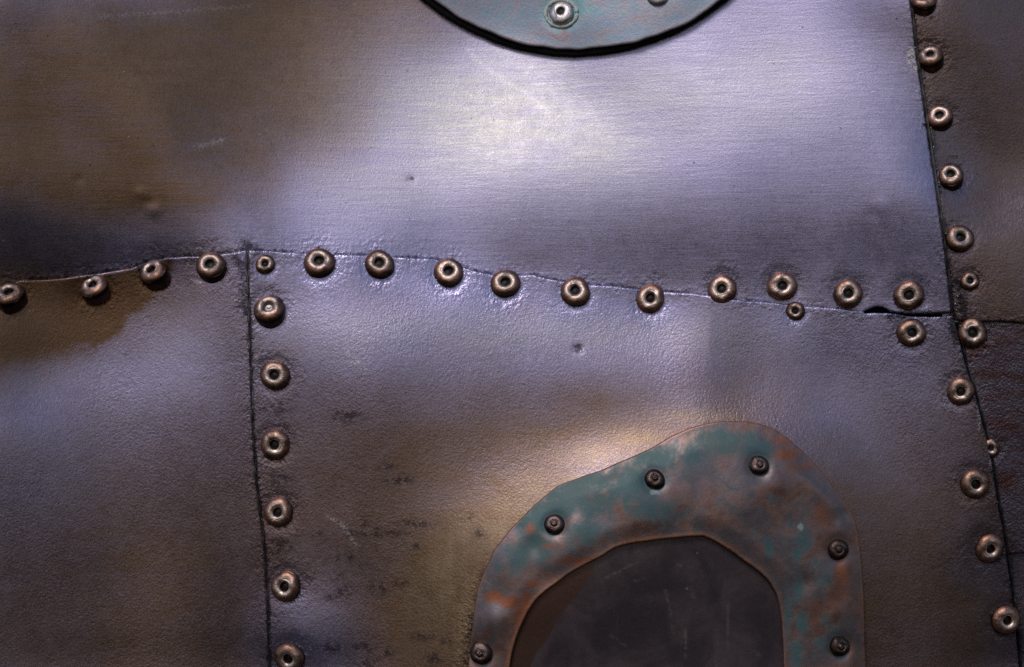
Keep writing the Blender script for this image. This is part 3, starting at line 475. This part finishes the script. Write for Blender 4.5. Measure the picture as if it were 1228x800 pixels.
# ---- middle lower sheet
mid_poly = ([(297.5, 300)]+SEAM_MID[1:]+[(1037, 376), (1050, 375.4), (1066, 375.6), (1078, 377), (1100, 379.2), (1120, 379.6), (1135, 379), (1144, 378.6)]
            + SEAM_RL[1:]+[(x, y) for x, y in SEAM_LEFT[::-1][:-1]])
def lay_mid(x, y): return 8.0-5.5*sstep(760, 1010, x)*sstep(700, 385, y)
def at_mid(x, y, d):
    A = common_attrs(x, y, d, [(SEAM_LEFT[:3], 8, .7), (SEAM_LEFT, 4, .75), (SEAM_MID, 3.5, .45), (SEAM_RL, 5, .65), ([(1143, 380), (1150, 405)], 12, 1), ([(1067, 378), (1142, 380)], 6, .8),
        ([(562, 800), (568, 740), (582, 690)], 12, .7)], rv('mid'))
    A['blotch'] = np.maximum(A['blotch'], 3*np.exp(-(((x-694)/6.0)**2+((y-418)/4.2)**2)**2))
    for a, b, sx, sy, k in [(299, 303, 4, 6, 1.0), (300.5, 335, 1.6, 22, .8), (1174, 498, 2.0, 26, .8), (1188, 545, 2.0, 20, .6), (425, 435, 7, 3, .35), (412, 630, 5, 4, .7)]:  # bright top left corner is an edge highlight painted into the colour
        A['worn_and_glint'] = np.maximum(A['worn_and_glint'], k*np.exp(-(((x-a)/sx)**2+((y-b)/sy)**2)**2))
    P = np.stack([x, y], 1)
    for s in ([(395, 620), (410, 630), (428, 655)], [(415, 420), (440, 443)]): A['worn_and_glint'] = np.maximum(A['worn_and_glint'], .75*np.exp(-(polydist(P, s, False)/1.6)**2))
    return A
def lift_mid(x, y, d):
    o = np.zeros(len(x))
    # two soft vertical creases under the seam, dying out downwards
    fade = .75*sstep(490, 400, y)*sstep(340, 360, y)
    o += 1.5*np.exp(-np.sqrt(((x-851)/8)**2+.10))*fade+1.0*np.exp(-np.sqrt(((x-928)/12)**2+.10))*fade
    for a, b, s, k in [(694, 418, 5, -1.5)]: o += k*np.exp(-((x-a)**2+(y-b)**2)/(s*s))
    o += -1.0*np.exp(-((x-1110)/34)**2)*np.exp(-np.clip(y-382, 0, 99)/8)
    return o
mid = sheet('lower_sheet', mid_poly, lay_mid, M_LOW, at_mid, extra=rv('mid'), lift=lift_mid)
tag(mid, 'lower middle sheet between the two upright seams, carrying the arched copper frame', 'metal sheet', 'riveted sheets of the metal skin')
# ---- right sheets
RUx = 1520
rup_poly = [(x+1.0, y) for x, y in SEAM_RU]+[(1148, 383.5), (1170, 386), (1200, 386), (1228, 388), (1300, 390), (RUx, 396), (RUx, -300), (1052, -300)]
def own(A, x, y, p, rust_and_reflection=0):
    A['patina'] = np.full(len(x), p)-.12*np.exp(-((x-1150)/22)**2)*sstep(60, 160, y)
    return A
def at_rup(x, y, d): return own(common_attrs(x, y, d, [(SEAM_RU, 9, .8), ([(1143, 378), (1160, 384), (1300, 390)], 4, .5), ([(1150, 340), (1158, 384)], 9, .9)], rv('rup')), x, y, .80)
rup = sheet('side_sheet', rup_poly, 3.0, M_RUP, at_rup, extra=rv('rup')[:-1])
tag(rup, 'dark brown side sheet right of the upright seam, holding a column of rivets', 'metal sheet', 'riveted sheets of the metal skin')
rlo_poly = [(1128, 372), (1134, 405), (1146, 440), (1158, 475), (1170, 520), (1180, 580), (1192, 640), (1196, 664), (1240, 663), (1300, 664), (RUx, 668), (RUx, 380), (1228, 374), (1160, 370)]
def at_rlo(x, y, d): return own(common_attrs(x, y, d, [(SEAM_RL, 7, .8)], rv('rlo')+[(1166, 399, 18)]), x, y, .45)
rlo = sheet('side_sheet', rlo_poly, -5.0, M_RLO, at_rlo, extra=rv('rlo')+[(1166, 399, 18)])
tag(rlo, 'wet looking reddish black side sheet right of the slanting lower seam', 'metal sheet', 'riveted sheets of the metal skin')
rbo_poly = [(1186, 650), (1192, 700), (1200, 760), (1206, 820), (1215, 900), (1240, 1080), (RUx, 1080), (RUx, 652), (1260, 650)]
rbo = sheet('side_sheet', rbo_poly, -10.0, M_RUP, lambda x, y, d: own(common_attrs(x, y, d, [(SEAM_RL, 7, .9)], []), x, y, .5))
tag(rbo, 'black brown strip of sheet in the bottom right corner', 'metal sheet', 'riveted sheets of the metal skin')
# ---- what shows black through the open joints
bk_poly = [(-400, 380), (-400, -280), (RUx-20, -280), (RUx-20, 1060), (-400, 1060)]
def flat_attrs(x, y, d): return {}
backing = sheet('backing_plate', [(-380, -280), (RUx-20, -280), (RUx-20, 1060), (-380, 1060)], -17.0, M_BLACK, flat_attrs, step=16.0, wob=0)
tag(backing, 'black backing seen through the notch and open wedge in the long seam', 'backing', None, 'structure')
# ---- sealant along the joints
def path3(pl, off, step=4, dx=0, dy=0): 
    q = resample(pl, step, False); return [V(a+dx, b+dy, float(Hf(a+dx, b+dy))+off) for a, b in q]
t_ = tube('sealant_bead', path3(SEAM_RU[:-1]+[(1142, 376)], 3.2, 5, .3), 1.7, M_TAR, rup, 8, .18)
t_ = tube('sealant_bead', path3(SEAM_LEFT[:-2], 3.4, 5, -1.8), 1.5, M_TAR, left, 8, .22)
t_ = tube('sealant_bead', path3(SEAM_RL[:-2], -4.0, 5, 2.6), 2.0, M_TAR, rlo, 8, .25)
for px, py, r, off in [(1146, 386, 3.6, 0), (1143, 392, 3.0, 0), (1148, 399, 3.2, 0), (1144, 402, 2.4, 1), (1152, 391, 2.2, 2), (1149, 409, 2.6, -2), (1140, 385, 2.4, 0), (1146, 365, 2.4, 4), (1149, 356, 2.2, 4), (1147, 372, 2.0, 4)]:
    blob('sealant_drip', px, py, r, off, M_TAR, rup)
for px, py, r in [(1096, 12, 2.2), (1103, 17, 2.0), (1109, 19, 1.8), (1116, 21, 1.4), (1098, 57, 2.0), (1108, 93, 2.0), (1109, 148, 2.6), (1124, 203, 2.2), (1127, 222, 2), (1135, 280, 2.2), (1136, 296, 1.8)]:
    blob('sealant_drip', px, py, r, 4, M_TAR, rup)
# ---- rivets, each a part of the sheet it sits on
for a, b, r, t in RIV['left']: add_rivet(left, a, b, r, 4, 'brass', t)
for a, b, r, t in RIV['mid']:
    add_rivet(mid, a, b, r, float(lay_mid(np.array(a), np.array(b))), 'plugged' if (a, b) == (323, 371) else 'brass', t, label='rivet with a grey plug filling its bore' if (a, b) == (323, 371) else ('small brass rivet' if r < 14 else None))
for a, b, r, t in RIV['up']: add_rivet(upper, a, b, r, 2, 'brass', t)
for a, b, r, t in RIV['rup']: add_rivet(rup, a, b, r, 3 if b < 390 else 0, 'brass', t, label='small brass rivet' if r < 14 else None)
for a, b, r, t in RIV['rlo']: add_rivet(rlo, a, b, r, -5, 'brass', t, label='small rivet half covered by the sheet edge')
# ---------------------------------------------------------------- copper with verdigris
def copper_material(name, base_blue=0.0):
    g = NG(name); v, rust_and_reflection, lip, pale = [g.attr(a) for a in ('verdigris', 'rust_and_reflection', 'lip', 'pale')]
    n1 = g.noise(38, detail=5, rough=.65, dist=.7); n2 = g.noise(12, detail=4, rough=.7, off=(3, 3, 3)); n3 = g.noise(3, detail=2, rough=.7); n4 = g.noise(22, (1, 1, .45), 4, .6, .5, off=(8, 2, 6))
    brown = g.mix(g.mr(n2, .35, .65), (.20, .115, .105), (.265, .155, .135))
    grey = g.mix(g.mr(n1, .4, .62), (.235, .175, .195), (.15, .13, .15))
    col = g.mix(g.mr(g.add(n1, g.mul(n4, .3)), .50, .72), brown, grey)
    vm = g.mr(g.add(v, g.add(g.mul(g.add(n2, -.5), .9), g.mul(g.add(n1, -.5), .5))),   .34, .86)
    col = g.mix(g.mul(vm, .82), col, g.mix(n2, (.020, .085, .098), (.055, .150, .172)))
    rm = g.mr(g.add(rust_and_reflection, g.add(g.mul(g.add(n2, -.5), .8), g.mul(g.add(n3, -.5), .3))), .34, .86)
    col = g.mix(g.mul(rm, .85), col, g.mix(n2, (.30, .075, .032), (.30, .115, .055)))
    pm = g.mr(g.add(pale, g.mul(g.add(n3, -.5), .5)), .4, .7)
    col = g.mix(g.mul(pm, .8), col, (.30, .38, .40))
    col = g.mix(g.mul(lip, g.mr(n2, .28, .5)), col, (.46, .20, .12))
    col = g.scale(col, g.add(.72, g.add(g.mul(n3, .36), g.mul(n2, .2))))
    met = g.ma('SUBTRACT', .65, g.mul(g.ma('MAXIMUM', vm, pm), .45))
    return g.out(col, met, g.add(.33, g.add(g.mul(n2, .14), g.mul(vm, .10))), g.bump(g.add(n3, g.mul(g.noise(12, detail=1), 1.5)), .5, .35, g.bump(g.noise(38, detail=1), 2.0, .5)))
M_COP = copper_material('verdigris_copper')
g = NG('bluish_disc_copper'); v_ = g.attr('verdigris'); n1 = g.noise(30, (1, 1, 1.5), 5, .65, .8); n2 = g.noise(9, detail=4, rough=.7, off=(3, 1, 2)); n3 = g.noise(2.5, detail=2)
c_ = g.mix(g.mr(n1, .38, .64), (.25, .32, .43), (.34, .32, .40)); c_ = g.mix(g.mr(g.add(v_, g.mul(g.add(n2, -.5), .7)), .35, .8), c_, (.20, .44, .47))
c_ = g.mix(g.mul(g.mr(n1, .58, .7), .6), c_, (.33, .16, .17)); c_ = g.mix(g.mul(g.attr('lip'), .8), c_, g.mix(n2, (.30, .29, .36), (.36, .24, .24)))
M_DISC = g.out(g.scale(c_, g.add(.75, g.mul(n3, .5))), .5, g.add(.33, g.mul(n2, .2)), g.bump(g.add(n3, n2), .5, .4))
# inner dark plate
g = NG('dark_scuffed_plate'); n1 = g.noise(55, detail=5, rough=.6, dist=.5); n2 = g.noise(6, detail=3, rough=.7); sv = g.noise(5, (1, .2, .02), 3, .8, .1, off=(1, 5, 2)); sc_ = g.attr('scratch'); refl = g.attr('rust_and_reflection')
c_ = g.mix(g.mr(n1, .35, .65), (.052, .040, .054), (.092, .068, .086)); c_ = g.mix(g.mul(g.mr(sv, .60, .72), .45), c_, (.10, .070, .062))
c_ = g.mix(g.mr(g.add(refl, g.mul(g.add(n2, -.5), .25)), .40, .62, 0., .85), c_, (.075, .036, .027)); c_ = g.mix(g.mul(sc_, g.mr(n2, .35, .6)), c_, (.26, .21, .21))  # brown reflection of the frame mixed into the plate colour, then scratches
pit = g.mr(g.vor(34), .03, .06, 1., 0.); c_ = g.mix(g.mul(pit, .6), c_, (.30, .22, .18))
M_DARK = g.out(g.scale(c_, g.add(.8, g.mul(n2, .4))), .45, g.add(.24, g.mul(n1, .16)), g.bump(g.add(n2, sv), .4, .35))
# ---------------------------------------------------------------- arched frame
OUT = [(560, 1040), (556, 900), (560, 820), (563, 780), (568, 735), (573, 705), (581, 685), (592, 660), (612, 635), (640, 606), (662, 588), (668, 583), (700, 570), (720, 564), (780, 538), (808, 522), (828, 513), (846, 508), (866, 505), (896, 505), (914, 509), (930, 515), (948, 528), (962, 540), (982, 562), (1001, 585), (1016, 606), (1025, 624), (1029, 645), (1032, 670), (1035, 704), (1037, 752), (1038, 800), (1038, 900), (1034, 1040)]
INN = [(941, 1000), (941, 860), (940, 800), (938, 760), (936, 732), (932, 714), (927, 705), (919, 693), (902, 679), (882, 665), (862, 652), (845, 643.5), (838, 643), (810, 645), (780, 648), (755, 652), (738, 657), (722, 667), (690, 684), (664, 702), (652, 711), (641, 721), (630, 739), (622, 756), (616, 775), (611, 800), (606, 860), (606, 1000)]
fr = np.array(OUT, float); inn = np.array(catmull(INN, 3))
VERD = [(625, 665, 26, 30, .95), (600, 680, 14, 16, .6), (990, 700, 16, 30, .7), (965, 650, 22, 30, .7), (1000, 760, 20, 24, .6), (870, 590, 40, 24, .5), (700, 575, 50, 16, 1.0), (760, 580, 50, 40, .9), (650, 620, 40, 40, .9), (870, 530, 60, 26, .9), (690, 592, 62, 34, .95), (790, 552, 50, 24, .85), (630, 625, 22, 22, .8), (672, 608, 34, 24, .95), (640, 650, 30, 30, .85), (705, 600, 36, 34, .9), (740, 585, 34, 24, .85), (615, 680, 20, 24, .6), (830, 545, 60, 22, .75), (800, 600, 50, 24, .5), (780, 610, 60, 30, .75), (700, 640, 35, 30, .85), (720, 600, 40, 16, .9), (860, 525, 45, 14, .95), (910, 540, 40, 22, .8), (650, 660, 30, 30, .8), (640, 690, 30, 18, .5), (820, 560, 30, 20, .6), (928, 560, 22, 14, .6), (925, 600, 14, 16, .6), (905, 640, 12, 14, .6), (922, 655, 7, 16, 1), (955, 665, 8, 14, .9), (978, 672, 6, 12, .8), (958, 705, 9, 24, .9), (962, 745, 10, 22, 1), (955, 790, 12, 26, .9), (990, 745, 14, 20, .8), (985, 770, 14, 20, .7), (945, 740, 7, 60, .7), (600, 790, 20, 12, .5), (1005, 790, 14, 20, .5), (948, 630, 5, 6, .9)]
RUST = [(1008, 690, 16, 44, .75), (985, 618, 24, 26, .65), (945, 545, 24, 12, .85), (585, 760, 12, 16, .6), (640, 700, 20, 10, .7), (870, 655, 20, 6, .6), (592, 716, 16, 9, 1.1), (612, 722, 18, 10, 1.1), (632, 722, 10, 22, .9), (625, 735, 14, 26, .85), (636, 634, 9, 10, .9), (660, 655, 20, 5, .7), (700, 672, 60, 8, .8), (780, 650, 60, 5, .75), (640, 715, 20, 12, .6), (960, 560, 30, 12, .7), (940, 530, 26, 10, .7), (985, 605, 22, 24, .5), (1010, 640, 20, 30, .45), (1000, 715, 22, 34, .65), (930, 625, 30, 40, .30), (880, 640, 40, 20, .3), (980, 740, 12, 40, .5), (610, 790, 14, 20, .5), (975, 660, 30, 60, .3)]
PALE = [(960, 632, 5, 7, .9), (785, 590, 9, 5, .8), (672, 643, 15, 6, .55), (586, 700, 10, 10, .5), (600, 745, 10, 10, .4), (598, 775, 10, 12, .4), (910, 572, 9, 3, .5)]
def at_fr(x, y, d):
    P = np.stack([x, y], 1); do = polydist(P, fr, False); di = polydist(P, inn, False)
    lip = np.maximum(np.clip(1-do/2.6, 0, 1)*np.where(x > 800, 1, .5), 1.0*np.clip(1-di/6, 0, 1)*np.where(x < 900, 1, .4))
    return {'verdigris': gauss(x, y, VERD), 'rust_and_reflection': gauss(x, y, RUST), 'lip': lip, 'pale': gauss(x, y, PALE)}
FR_RIV = [(665, 629, 12), (785, 575, 12), (910, 558, 12), (1005, 659, 12.5), (1007, 775, 12), (577, 783, 13.5)]
def lift_fr(x, y, d):
    P = np.stack([x, y], 1); do = polydist(P, fr, False); di = polydist(P, inn, False)
    o = 3.0*np.exp(-((do-16)/9)**2)*sstep(560, 600, x*0+y)*np.where(x > 800, 1, .3)      # raised line inside the outer edge
    o += 2.6*sstep(3, 30, do)*sstep(3, 26, di)                                         # pillowed band
    for a, b, s, k in [(760, 600, 40, 3), (850, 570, 34, -2.5), (690, 640, 26, 3.0), (640, 655, 14, -3), (730, 560, 12, -2), (820, 620, 16, -2.5), (930, 580, 14, 2.5), (1008, 620, 10, -2), (965, 700, 14, -2.5), (1000, 735, 12, 2), (950, 620, 36, -2), (600, 712, 22, -2.5), (594, 742, 16, 3), (985, 700, 24, 2), (650, 690, 18, -2.5), (720, 620, 24, -2), (900, 600, 30, 2)]:
        o += k*np.exp(-((x-a)**2+(y-b)**2)/(s*s))
    for a, b, r in FR_RIV: o -= 3.0*np.exp(-((x-a)**2+(y-b)**2)/((r*1.3)**2))
    return o
frame = sheet('copper_arch', list(map(tuple, fr))+list(map(tuple, inn)), 17.0, M_COP, at_fr, step=3.0, thick=9, roll=1.7, lift=lift_fr, extra=FR_RIV, wob=.3)
tag(frame, 'arched copper frame with blue green verdigris and rusty patches around the dark plate', 'arch')
for a, b, r in FR_RIV: add_rivet(frame, a, b, r, 18.5, 'dark', (0, .05))
pl = [tuple(p) for p in np.array(catmull(INN, 2))]
cen = np.array([775., 860.]); plate_poly = [tuple(cen+(np.array(p)-cen)*1.07) for p in pl]
SCR = [[(722, 697), (740, 686), (765, 675)], [(798, 708), (804, 730), (806, 752)], [(821, 755), (823, 790)], [(871, 700), (874, 780)], [(860, 760), (858, 800)], [(760, 697), (775, 695)], [(730, 760), (750, 775)], [(905, 780), (915, 790)], [(812, 678), (815, 678)], [(830, 714), (833, 716)]]
def at_pl(x, y, d):
    P = np.stack([x, y], 1); s = np.zeros(len(x))
    for q, k in zip(SCR, (.55, .5, .5, .3, .3, .5, .25, .4, 1, 1)): s = np.maximum(s, k*np.exp(-(polydist(P, q, False)/1.1)**2))
    R_ = [(605, 830), (612, 770), (625, 735), (650, 705), (700, 680), (715, 678), (698, 706), (672, 738), (655, 770), (644, 782), (636, 800), (632, 830)]
    sd = polydist(P, R_); sd = np.where(inside(P, R_), sd, -sd)
    return {'scratch': s, 'rust_and_reflection': np.clip(.5+sd/14, 0, 1)}  # brown band is the copper frame's reflection, painted onto the plate
plate = sheet('arch_plate', plate_poly, 9.5, M_DARK, at_pl, step=3.0, roll=1.5, thick=2, wob=0)
tag(plate, 'nearly black scratched plate set inside the arched copper frame', 'plate')
# ---------------------------------------------------------------- round plate at the top
DC, DR = (692.0, -219.0), 279.0
circ = [(DC[0]+DR*cos(a), DC[1]+DR*sin(a)) for a in np.linspace(0, 2*pi, 72, endpoint=False)]
DH = 17.0
def at_disc(x, y, d):
    v = gauss(x, y, [(673, 16, 30, 26, 1.0), (690, 10, 60, 26, .6), (735, 12, 40, 16, .5), (600, 20, 40, 14, .45), (640, 45, 50, 8, .45), (800, 20, 30, 10, .3)])
    return {'verdigris': v, 'lip': np.clip(1-d/7, 0, 1)}
def lift_disc(x, y, d): return -1.5*np.exp(-(d/22)**2)+.9*np.sin(x/23)*np.exp(-(d/20)**2)
disc = sheet('round_plate', circ, DH, M_DISC, at_disc, step=4, thick=5, roll=2.5, lift=lift_disc, extra=[(673, 15, 18)], wob=.8)
tag(disc, 'round blue grey copper plate on a black gasket at the top of the upper sheet', 'plate')
gk = [(DC[0]-3+(DR+4.5)*cos(a), DC[1]+3+(DR+4.5)*sin(a)) for a in np.linspace(0, 2*pi, 72, endpoint=False)]
gasket = sheet('gasket', gk, DH-8, M_RUB, flat_attrs, step=12, thick=DH-7, roll=4, wob=.4); gasket.parent = disc
r1 = add_rivet(disc, 673, 15, 16, DH, 'pale', (0, .25), label='pale rivet ringed with white crust')
ring = []
for k in range(49):
    a = 2*pi*k/48; px = 673+18.8*cos(a); py = 16+16*sin(a); ring.append(V(px, py, float(Hf(px, py))+DH+.3))
tube('corrosion_ring', ring, 2.1, M_WHITE, disc, 8, .2)
add_rivet(disc, 789, -6, 14, DH, 'pale', (0, .25))
